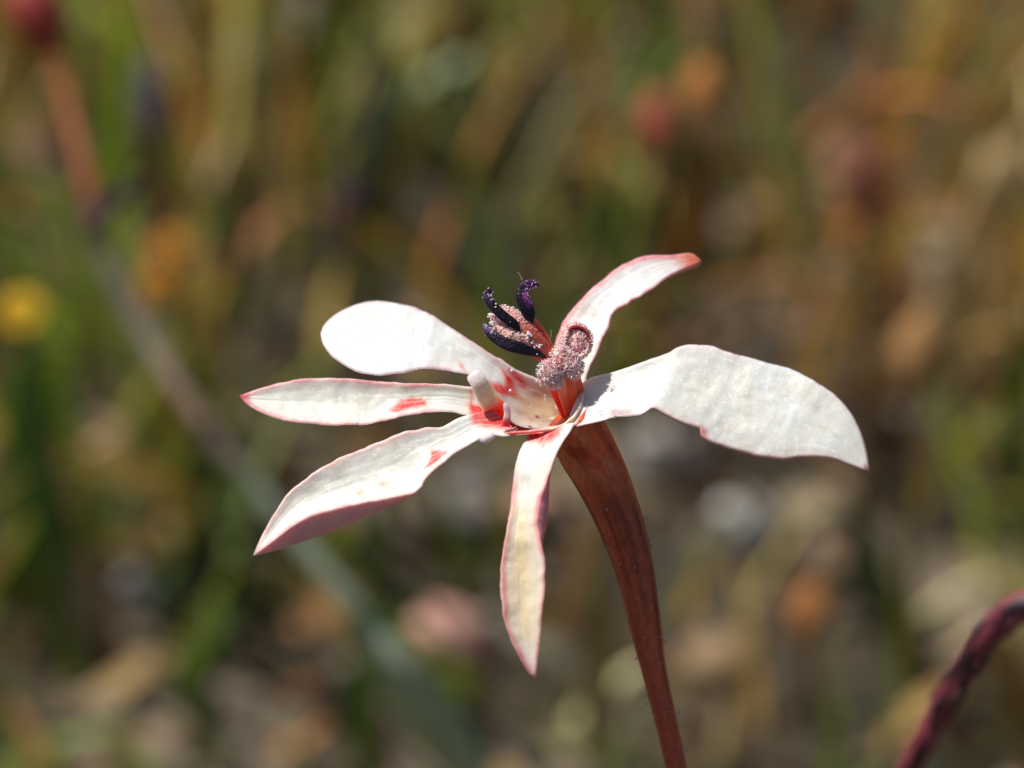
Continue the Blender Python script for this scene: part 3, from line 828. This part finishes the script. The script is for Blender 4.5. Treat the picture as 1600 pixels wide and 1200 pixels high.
for poly, cc, so in (([(764, 598), (785, 604), (800, 612), (818, 625), (790, 618), (778, 620), (770, 610)], RED, 3),
                     ([(800, 580), (815, 590), (828, 606), (815, 606)], RED, 4),
                     ([(786, 635), (800, 640), (812, 650), (800, 648)], lin(190, 50, 60), 2.5),
                     ([(735, 634), (780, 640), (786, 668), (740, 666)], RED, 5),
                     ([(778, 662), (812, 664), (820, 676), (785, 682)], lin(225, 60, 62), 4),
                     ([(824, 672), (858, 668), (878, 668), (858, 690), (824, 690)], RED, 4)):
    col = mixc(col, cc, poly_mask(Xc, Yc, poly, so, 2.5, 71))
Vc = P(CX[..., 0], CX[..., 1], CX[..., 2]).reshape(-1, 3)
mk('flower_cup', Vc, np.vstack([grid_faces(97 - 1, ns), np.stack([(95 * ns + np.arange(ns - 1)), np.arange(ns - 1), np.arange(1, ns), 95 * ns + np.arange(1, ns)], 1)]), M_CUP, flower, col.reshape(-1, 3))

# stem: swollen tube under the cup, narrowing downwards
le = [(826, 678), (862, 700), (875, 719), (899, 757), (922, 799), (941, 841), (964, 901), (983, 976), (1001, 1046), (1020, 1116), (1039, 1191), (1062, 1290)]
ri = [(938, 640), (944, 661), (959, 691), (978, 733), (994, 780), (1008, 827), (1020, 887), (1029, 957), (1039, 1037), (1053, 1107), (1067, 1177), (1090, 1276)]
path = []
for i, ((x0, y0), (x1, y1)) in enumerate(zip(le, ri)):
    ym = (y0 + y1) / 2
    path.append(((x0 + x1) / 2, ym, 22 + (ym - 660) * .36, math.hypot(x1 - x0, y1 - y0) / 2))
w, r = pxpath(path)
def root(w1, w0, foot, steps):
    """carry a stalk smoothly on from w0 (heading away from w1) down to its foot"""
    d = (w0 - w1) / np.linalg.norm(w0 - w1) * np.linalg.norm(foot - w0) * .9
    t = np.linspace(0, 1, steps + 1)[1:, None]
    dn = np.array([0, 0, -1.0]) * np.linalg.norm(foot - w0) * .9
    h00, h10, h01, h11 = 2 * t ** 3 - 3 * t ** 2 + 1, t ** 3 - 2 * t ** 2 + t, -2 * t ** 3 + 3 * t ** 2, t ** 3 - t ** 2
    return list(h00 * w0 + h10 * d + h01 * foot + h11 * dn)
nb = 24
w = list(w) + root(w[-2], w[-1], base_pt, nb)
r = list(r) + list(np.linspace(r[-1], .0007, nb + 1)[1:])
ridge = lambda T, A: 1 + .05 * np.cos(A * 5 + 1) + .025 * np.cos(A * 11 + T * 3)
sv, sf, T, A = sweep(w, r, n=420, seg=40, rfn=ridge)
_, vy = to_px(sv)
T = np.clip((vy - 640) / 560, 0, 4)          # down the visible part of the stem: 0 at the cup, 1 at the picture's lower edge
streak = vnoise(A * 3.2, T * 3, 80) * .6 + vnoise(A * 9, T * 9, 81) * .4
blot = fbm(A * 1.6, T * 9, 84)
c = mixc(lin(196, 92, 62), lin(104, 40, 27), sm(.25, .75, streak))
c = mixc(c, lin(245, 96, 42), (1 - sm(.08, .30, T)) * .9)  # orange glow of light through the tube top, put into the colour
c = mixc(c, lin(224, 150, 105), sm(.48, .66, blot) * (1 - sm(.14, .26, T)) * .6)
c = mixc(c, lin(165, 22, 14), sm(.52, .64, fbm(A * 2.6, T * 16, 87)) * (1 - sm(.10, .22, T)) * .75)
c = mixc(c, lin(186, 80, 58), sm(.55, .9, T) * .8)  # redder lower stretch paints in the sunlit end of the stem
c = c * (1 - .2 * sm(.6, .95, np.cos(A * 5 + 3.6)) * (1 - sm(.6, .9, T)))[:, None]
stem = mk('stem', sv, sf, M_STEM, flower, c)

def stalk_hairs(parent, verts, faces, n, mask, lpx, rpx, col, ball=0.0, seed_centre=None):
    p, nn = sample_surface(verts, faces, n, mask)
    return p, nn

# sparse gland-tipped hairs along the stem
mask = sm(.2, .35, T) * (1 - sm(1.3, 1.5, T))
p, nn = sample_surface(sv, sf, 110, mask)
ctr = np.array(w); 
axis = catmull(np.hstack([np.array(w), np.array(r)[:, None]]), 420)[:, :3]
near = axis[np.argmin(((p[:, None, :] - axis[None]) ** 2).sum(-1), axis=1)]
nn = orient_out(p, nn, near) + rng.normal(0, .25, p.shape)
L = rng.uniform(4, 10, len(p)) * K
hv, hf, m = hair_mesh(p, nn, L, .8 * K)
ho = mk('stem_hair', hv, hf, M_HAIR, stem, np.tile(lin(205, 160, 150), (len(hv), 1)), True); ho['kind'] = 'stuff'
nn2 = nn / np.linalg.norm(nn, axis=1)[:, None]
gv_, gf_ = grains(p + nn2 * L[:, None], rng.uniform(1.2, 2.2, len(p)) * K)
ho = mk('gland_drop', gv_, gf_, M_HAIR, stem, np.tile(lin(190, 140, 140), (len(gv_), 1))); ho['kind'] = 'stuff'

# ---- the middle: filaments, fuzzy lobes, anthers
def part(name, pts, flat, colfn, mat, n=36, seg=18, rfn=None, label=None, parent=None):
    w_, r_ = pxpath(pts)
    v, f, T, A = sweep(w_, r_, flat=flat, n=n, seg=seg, rfn=rfn)
    o = mk(name, v, f, mat, flower if parent is None else parent, np.clip(colfn(T, A), 0, 1))
    if label: o['label'] = label
    return o, v, f, T, A

const = lambda c: (lambda T, A: np.asarray(c)[None] * (.92 + .16 * vnoise(T * 12, A * 2, 5))[:, None])
# lower filaments rising out of the throat
part('filament', [(889, 664, 70, 5), (880, 640, 35, 7.5), (868, 610, 5, 8.5), (860, 588, -12, 8)], .5, const(lin(240, 80, 52)), M_FIL)
part('filament', [(893, 664, 66, 5), (888, 640, 30, 8), (879, 608, -2, 9.5), (870, 580, -18, 9)], .5, const(lin(246, 142, 108)), M_FIL)
part('filament', [(896, 662, 68, 5), (897, 640, 32, 9), (893, 610, 2, 10), (884, 576, -12, 9)], .5, const(lin(238, 104, 64)), M_FIL)
part('filament', [(898, 660, 70, 4), (904, 640, 40, 7), (904, 610, 10, 8), (896, 580, -6, 8)], .5, const(lin(232, 92, 54)), M_FIL)

def fuzz(parent, v, f, centre, n, lpx, rpx, cols, mask=None, up=.0, lean=.35):
    p, nn = sample_surface(v, f, n, mask)
    nn = orient_out(p, nn, centre) + rng.normal(0, lean, p.shape)
    hv, hf, m = hair_mesh(p, nn, rng.uniform(.6, 1.15, n) * lpx * K, rng.uniform(.7, 1.2, n) * rpx * K, blunt=.5)
    pal = np.array(cols)
    hc = np.repeat(pal[rng.integers(0, len(pal), n)] * rng.uniform(.85, 1.1, (n, 1)), m, axis=0)
    o = mk('hair', hv, hf, M_HAIR, parent, np.clip(hc, 0, 1)); o['kind'] = 'stuff'
    return o
HC = [lin(252, 232, 230), lin(250, 212, 210), lin(254, 246, 244), lin(248, 196, 192)]

def fuzzy_blob(cx, cy, W, rx, ry, rz, n, label, col=lin(252, 202, 194), seed=1):
    th = np.linspace(0, math.pi, 20); ph = np.linspace(0, 2 * math.pi, 30, endpoint=False)
    Tt, Q = np.meshgrid(th, ph, indexing='ij')
    k_ = 1 + .22 * (fbm(Tt * 2 + seed, np.cos(Q) * 1.5 + 3, seed) - .5) * 2
    v = P(cx + rx * np.sin(Tt) * np.cos(Q) * k_, cy + ry * np.cos(Tt) * k_, W + rz * np.sin(Tt) * np.sin(Q) * k_).reshape(-1, 3)
    f = [tuple(map(int, q)) for q in grid_faces(20, 30, wrap=True)]
    o = mk('fuzzy_lobe', v, np.array(f), M_FUZZ, flower, np.tile(col, (len(v), 1)) * (.85 + .3 * rng.random((len(v), 1))))
    o['label'] = label
    fuzz(o, v, f, P(cx, cy, W), n, 6.5, .95, HC)
    return o
fuzzy_blob(859, 582, -22, 17, 17, 14, 560, 'pink hairy lobe on the left side of the red filaments', seed=2)
fuzzy_blob(868, 598, -20, 9, 9, 9, 170, 'small pink hairy tuft below the left lobe', seed=4)
fuzzy_blob(893, 572, -16, 16, 17, 13, 500, 'pink hairy lobe on the right side of the red filaments', seed=3)
fuzzy_blob(872, 558, -14, 10, 13, 10, 220, 'pink hairy tuft under the curled lobe', seed=6)
part('lobe_stalk', [(872, 594, -22, 2), (874, 580, -26, 4), (875, 562, -22, 4.5), (882, 545, -14, 4.5)], 1, const(lin(232, 140, 130)), M_FUZZ, label='smooth pink stalk between the hairy lobes')

# curled lobe: a hairy bowl with a dark red rim and a hairy plug
prof = np.array([(0, 24), (12, 22), (20, 12), (22.5, -2), (21.5, -12), (19.5, -17), (18.2, -15), (17, -9), (16, -4), (14.5, -3), (13.2, -8), (9, -14), (0, -17)], float)
pr = catmull(prof, 60)
ph = np.linspace(0, 2 * math.pi, 48, endpoint=False)
Rr, Q = np.meshgrid(pr[:, 0], ph, indexing='ij'); Wd = np.broadcast_to(pr[:, 1][:, None], Rr.shape)
inn = sm(0, 1, np.linspace(0, 1, 60))[:, None]
ex = Rr * np.cos(Q) * (1 + .06 * np.cos(Q * 2 + 1)); ey = Rr * np.sin(Q) * 1.2
ca, sa = math.cos(R(-12)), math.sin(R(-12))
fx = 899 + ex * ca - ey * sa + 4 * inn; fy = 532 + ex * sa + ey * ca + 2 * inn
v = P(fx, fy, -4 + Wd + (fy - 532) * -.3).reshape(-1, 3)
sidx = np.broadcast_to(np.linspace(0, 1, 60)[:, None], Rr.shape).ravel()
rad = np.broadcast_to(Rr, Rr.shape).ravel()
rimm = sm(.50, .54, sidx) * (1 - sm(.71, .75, sidx))
qa = np.broadcast_to(Q, Rr.shape).ravel()
rimc = rimm * (.05 + .95 * sm(-.1, .5, np.cos(qa + .85)))
c = mixc(lin(252, 200, 192), lin(150, 38, 40), rimc)
c = mixc(c, lin(205, 135, 140), sm(.72, .8, sidx) * .3)
f = [tuple(map(int, q)) for q in grid_faces(60, 48, wrap=True)]
lobe = mk('curled_lobe', v, np.array(f), M_FUZZ, flower, c); lobe['label'] = 'pink hairy lobe curled into a cup with a dark red rim'
# which way is outside: normals come from the winding, taken as is after one orientation test
p, nn = sample_surface(v, f, 950, 1 - .97 * rimc)
ctr0 = P(900, 532, -4)
tf = None
test = np.einsum('ij,ij->i', nn, p - ctr0)
outer = np.linalg.norm(p - ctr0, axis=1) > 23 * K
if test[outer].mean() < 0: nn = -nn
nn = nn + rng.normal(0, .35, p.shape)
hv, hf, m = hair_mesh(p, nn, rng.uniform(3, 6, len(p)) * K, rng.uniform(.7, 1.2, len(p)) * 0.95 * K, blunt=.5)
hc = np.repeat(np.array(HC)[rng.integers(0, 4, len(p))], m, axis=0)
ho = mk('hair', hv, hf, M_HAIR, lobe, hc); ho['kind'] = 'stuff'

# upper filaments and pollen-dusted lobes
part('filament', [(868, 566, 12, 5), (858, 545, 4, 7.5), (846, 522, -2, 7.5), (833, 500, -8, 5), (829, 497, -8, 2)], .6,
     lambda T, A: mixc(lin(222, 80, 52), lin(230, 150, 120), sm(.3, .9, np.sin(A)) * .4 + sm(.6, 1, T) * .5), M_FIL)
part('filament', [(866, 570, 12, 5), (850, 562, 4, 6), (838, 556, 0, 5), (828, 548, -2, 4)], .6, const(lin(214, 76, 48)), M_FIL)
body, bv, bf, T, A = part('pollen_lobe', [(866, 564, 8, 7), (852, 548, -4, 12), (836, 532, -12, 14), (818, 512, -14, 15), (800, 494, -12, 12), (786, 483, -8, 7), (780, 480, -6, 2)], .6,
     lambda T, A: mixc(lin(222, 108, 88), lin(232, 172, 160), sm(.45, .85, T)), M_FUZZ, label='pale pink lobe dusted with pollen between the upper two anthers')
low, lv, lf, T2, A2 = part('pollen_lobe', [(862, 562, 2, 6), (842, 548, -12, 11), (822, 537, -18, 13), (800, 527, -20, 13), (782, 518, -18, 9), (771, 511, -16, 3)], .6,
     lambda T, A: mixc(lin(216, 100, 84), lin(232, 176, 160), sm(.25, .7, T)), M_FUZZ, label='pale pink lobe dusted with pollen above the lowest anther')
mid_, mv, mf, T3, A3 = part('pollen_lobe', [(812, 524, -10, 7), (796, 512, -10, 9), (780, 503, -8, 8), (768, 494, -6, 5), (764, 490, -6, 2)], .6,
     const(lin(226, 180, 172)), M_FUZZ, label='small pale pollen lobe behind the middle anther')

def dust(parent, v, f, n, mask, rmin, rmax, cols, out=.6, name='pollen'):
    p, nn = sample_surface(v, f, n, mask)
    sgn = np.sign(np.einsum('ij,j->i', nn, -FWD)); sgn[sgn == 0] = 1
    r_ = rng.uniform(rmin, rmax, n) * K
    gv, gf = grains(p + nn * sgn[:, None] * r_[:, None] * out, r_)
    pal = np.array(cols)
    gc = np.repeat(pal[rng.integers(0, len(pal), n)] * rng.uniform(.9, 1.08, (n, 1)), 12, axis=0)
    o = mk(name, gv, gf, M_POLLEN, parent, np.clip(gc, 0, 1)); o['kind'] = 'stuff'
    return o
PC_ = [lin(248, 238, 236), lin(244, 222, 220), lin(252, 248, 246), lin(240, 208, 204)]
edge_mask = lambda T, A, a=.45, b=.8: (.10 + sm(a, b, T)) * (.35 + .65 * np.abs(np.cos(A)))
dust(body, bv, bf, 220, edge_mask(T, A), 0.7, 1.7, PC_)
dust(low, lv, lf, 170, edge_mask(T2, A2), 0.7, 1.7, PC_)
dust(mid_, mv, mf, 150, edge_mask(T3, A3, .2, .6), 0.7, 1.7, PC_)
# a clot of grains stuck on the middle lobe
for (cx, cy, nn_) in ((826, 524, 26), (831, 535, 7), (838, 541, 7), (772, 478, 8), (779, 497, 9), (768, 507, 10)):
    q = np.stack([cx + rng.normal(0, 2.6, nn_), cy + rng.normal(0, 2.2, nn_), np.full(nn_, -24.0) + rng.normal(0, 2, nn_)], 1)
    gv, gf = grains(P(q[:, 0], q[:, 1], q[:, 2]), rng.uniform(1.2, 2.2, nn_) * K)
    o = mk('pollen', gv, gf, M_POLLEN, body, np.tile(lin(246, 240, 238), (len(gv), 1))); o['kind'] = 'stuff'

DP = lin(20, 12, 24); VIO = lin(72, 36, 86); MAG = lin(150, 56, 138)
def anther(pts, label, colfn, flat=.5, rfn=None, dusting=120, dmask=None):
    o, v, f, T, A = part('anther', pts, flat, colfn, M_ANTHER, n=60, seg=22, rfn=rfn, label=label)
    dust(o, v, f, dusting, dmask(T, A) if dmask else None, .5, 1.3, [lin(226, 212, 228), lin(190, 150, 205), lin(240, 232, 238)], name='pollen')
    return o
groove = lambda T, A: 1 - .22 * np.exp(-((A - 4.71) / .45) ** 2)
anther([(852, 558, -16, 2.5), (838, 552, -24, 6), (812, 544, -30, 9.5), (790, 537, -30, 9.5), (772, 526, -26, 8.5), (761, 515, -22, 6.5), (757, 508, -18, 4), (757, 504, -16, 1.2)],
       'lowest dark purple anther, nearly straight with an upturned tip', lambda T, A: mixc(mixc(DP, lin(50, 36, 62), sm(.2, .9, vnoise(T * 9, A * 1.5, 90)) * .6), VIO, sm(.74, .95, T) * .8), rfn=groove,
       dusting=45, dmask=lambda T, A: .004 + sm(.7, .9, T) * (.2 + sm(.2, .9, np.cos(A + 2.6))))
anther([(812, 517, -24, 2), (804, 507, -26, 7), (788, 495, -26, 8), (774, 482, -24, 7.5), (764, 470, -22, 7), (761, 461, -20, 6), (765, 455, -18, 4.5), (770, 455, -16, 1.5)],
       'middle dark purple anther bent upward at the tip', lambda T, A: mixc(DP, VIO, sm(.55, .9, T) * (.35 + .45 * vnoise(T * 14, A * 2, 92))), rfn=groove,
       dusting=36, dmask=lambda T, A: .004 + sm(.6, .8, T) * (.2 + sm(.2, .9, np.cos(A + 2.9))))
# the third one is a hooked ribbon with a violet back
anther([(832, 505, -16, 2), (828, 493, -20, 9.5), (822, 479, -22, 11.5), (817, 466, -22, 10.5), (816, 455, -20, 9), (821, 447, -18, 8), (830, 443.5, -16, 6.5), (838, 445, -14, 4.5), (842, 448, -12, 1.5)],
       'topmost purple anther hooked over like a beak', lambda T, A: mixc(lin(26, 18, 40), mixc(VIO, MAG, vnoise(T * 10, A * 2, 95)), np.maximum(sm(-.3, .75, -np.cos(A)) * sm(.2, .45, T), sm(.66, .8, T) * .8)), flat=.45, rfn=groove,
       dusting=75, dmask=lambda T, A: .003 + sm(.2, .45, T) * sm(.1, .9, -np.cos(A)) + .4 * sm(.6, .75, T))

# pale tongues at the left of the throat
part('tongue', [(784, 655, 40, 12), (775, 641, 14, 17), (767, 629, -2, 17.5), (758, 614, -13, 16), (750, 600, -20, 13.5), (743, 590, -18, 12.5), (739, 584, -14, 10.5), (737, 581, -12, 4)], .11,
     lambda T, A: mixc(mixc(lin(222, 60, 50), lin(226, 204, 178), sm(.25, .55, T)), lin(208, 198, 198), sm(.6, .95, T)), M_CUP, seg=40, rfn=lambda T, A: 1 + .07 * np.cos(A * 7) * T + .12 * (vnoise(T * 9, A * 1.2, 66) - .5), label='upright cream tongue beside the red blotch')
part('tongue', [(790, 666, -20, 7), (792, 655, -22, 6), (793, 645, -23, 5.2), (791, 636, -24, 4.6), (788, 630, -24, 2)], .5,
     lambda T, A: mixc(lin(214, 60, 66), lin(232, 196, 200), sm(.15, .5, T)), M_CUP, label='small pink-white tooth beside the cream tongue')
# crumpled knot at the base of the boat-shaped petal
fz = [(748, 683, -26, 3), (756, 687, -28, 6), (764, 685, -26, 6), (772, 680, -22, 4)]
part('petal_knot', fz, .7, const(lin(225, 205, 210)), M_PETAL, rfn=lambda T, A: 1 + .3 * (vnoise(T * 6, A * 1.5, 12) - .5))

# rolled lip along the front of the cup
part('cup_lip', [(776, 672, -8, 1.5), (792, 677, -18, 2.8), (818, 676, -27, 2.6), (846, 673, -32, 2.4), (872, 668, -32, 2.6), (893, 655, -27, 2.6), (906, 636, -14, 2.2), (912, 615, 2, 1.5)], 1.2,
     lambda T, A: mixc(mixc(lin(222, 110, 110), lin(232, 196, 170), sm(.3, .42, T + .1 * np.sin(A))), lin(238, 220, 196), sm(.60, .76, T)), M_CUP, n=80, rfn=lambda T, A: 1 + .25 * (vnoise(T * 22, A * 1.3, 44) - .5) * 2)
# beads of nectar on the throat and sparkling clots at the right petal's foot
for (cx, cy, rr) in ((797.5, 610.5, 2.7), (800, 579, 2.6)):
    gv, gf = blob(P(cx, cy, 34 if cy > 600 else 58), rr * K, rr * K, rr * K, jitter=0, nu=12, nv=16)
    mk('dew_drop', gv, gf, M_HAIR, flower, np.tile(lin(245, 240, 240), (len(gv), 1)))
spots = [(828, 635, 58, 4), (853, 620, 62, 3), (844, 600, 68, 3), (838, 596, 70, 4), (938, 640, -38, 7), (955, 606, -12, 12), (953, 600, -10, 7), (902, 664, -24, 10), (893, 666, -26, 8), (960, 650, -52, 8), (805, 672, -26, 5)]
q = np.vstack([np.stack([x + rng.normal(0, 2.4, n_), y + rng.normal(0, 2.4, n_), np.full(n_, W_) - 2], 1) for x, y, W_, n_ in spots])
gv, gf = grains(P(q[:, 0], q[:, 1], q[:, 2]), rng.uniform(.7, 1.4, len(q)) * K)
o = mk('pollen', gv, gf, M_POLLEN, flower, np.tile(lin(250, 244, 236), (len(gv), 1))); o['kind'] = 'stuff'

# two stray white hairs
for a_, b_ in (((816, 438, -18), (809, 425, -20)), ((859, 530, 0), (861, 516, -2))):
    w_, r_ = pxpath([(*a_, .7), ((a_[0] + b_[0]) / 2 + 1, (a_[1] + b_[1]) / 2, a_[2], .6), (*b_, .3)])
    v, f, _, _ = sweep(w_, r_, n=8, seg=6)
    mk('hair', v, f, M_HAIR, flower, np.tile(lin(230, 225, 200), (len(v), 1)))

# ------------------------------------------------------------------ the dark bud stalk at the right
pp = [(1380, 1290, 1150, 19), (1434, 1178, 1000, 20), (1472, 1105, 930, 21), (1512, 1040, 880, 22), (1550, 985, 840, 23), (1594, 951, 810, 24), (1645, 943, 790, 25), (1695, 964, 780, 25), (1725, 1005, 780, 25)]
w, r = pxpath(pp)
gb = w[0] + np.array([-.02, .012, 0]); gb[2] = float(ground_z(gb[0], gb[1])) - .003
nb = 20
w = root(w[1], w[0], gb, nb)[::-1] + list(w); r = list(np.linspace(.0009, r[0], nb + 1)[:-1]) + list(r)
bud = thing('bud_stalk', gb, 'dark purple-red hairy stalk arching over to a nodding bud', 'bud stalk')
sv, sf, T, A = sweep(w, r, n=300, seg=24, rfn=lambda T, A: 1 + .14 * (vnoise(T * 150, A * 1.6, 33) - .5) * 2)
bl = fbm(A * 1.4, T * 110, 60)
c = mixc(lin(34, 12, 20), lin(128, 52, 64), sm(.45, .62, bl)); c = mixc(c, lin(150, 56, 60), sm(.95, .99, T) * sm(.4, .55, bl))
st2 = mk('stem', sv, sf, M_STEM, bud, c)
axis = catmull(np.hstack([np.array(w), np.array(r)[:, None]]), 300)[:, :3]
p, nn = sample_surface(sv, sf, 420, sm(.6, .7, T))
near = axis[np.argmin(((p[:, None, :] - axis[None]) ** 2).sum(-1), axis=1)]
nn = orient_out(p, nn, near) + rng.normal(0, .3, p.shape)
hv, hf, m = hair_mesh(p, nn, rng.uniform(6, 14, len(p)) * K, 1.2 * K)
ho = mk('stem_hair', hv, hf, M_HAIR, st2, np.tile(lin(180, 120, 120), (len(hv), 1))); ho['kind'] = 'stuff'
wb, rb = pxpath([(1722, 1000, 780, 24), (1733, 1030, 780, 46), (1742, 1080, 782, 54), (1748, 1140, 784, 42), (1752, 1200, 786, 8)])
v, f, T, A = sweep(wb, rb, n=30, seg=20)
mk('bud', v, f, M_FLORA, bud, mixc(lin(190, 70, 75), lin(226, 170, 160), T))
for i in range(5):
    a_ = i * 2 * math.pi / 5
    d = RIGHT * math.cos(a_) + FWD * math.sin(a_)
    b0 = P(1724, 1004, 780); b1 = P(1745, 1130, 782)
    solid('sepal', flat_leaf(b0 + d * 20 * K, b1 + d * 58 * K, 46 * K, side=np.cross(UP, d)), M_FLORA, bud, lin(170, 60, 66))
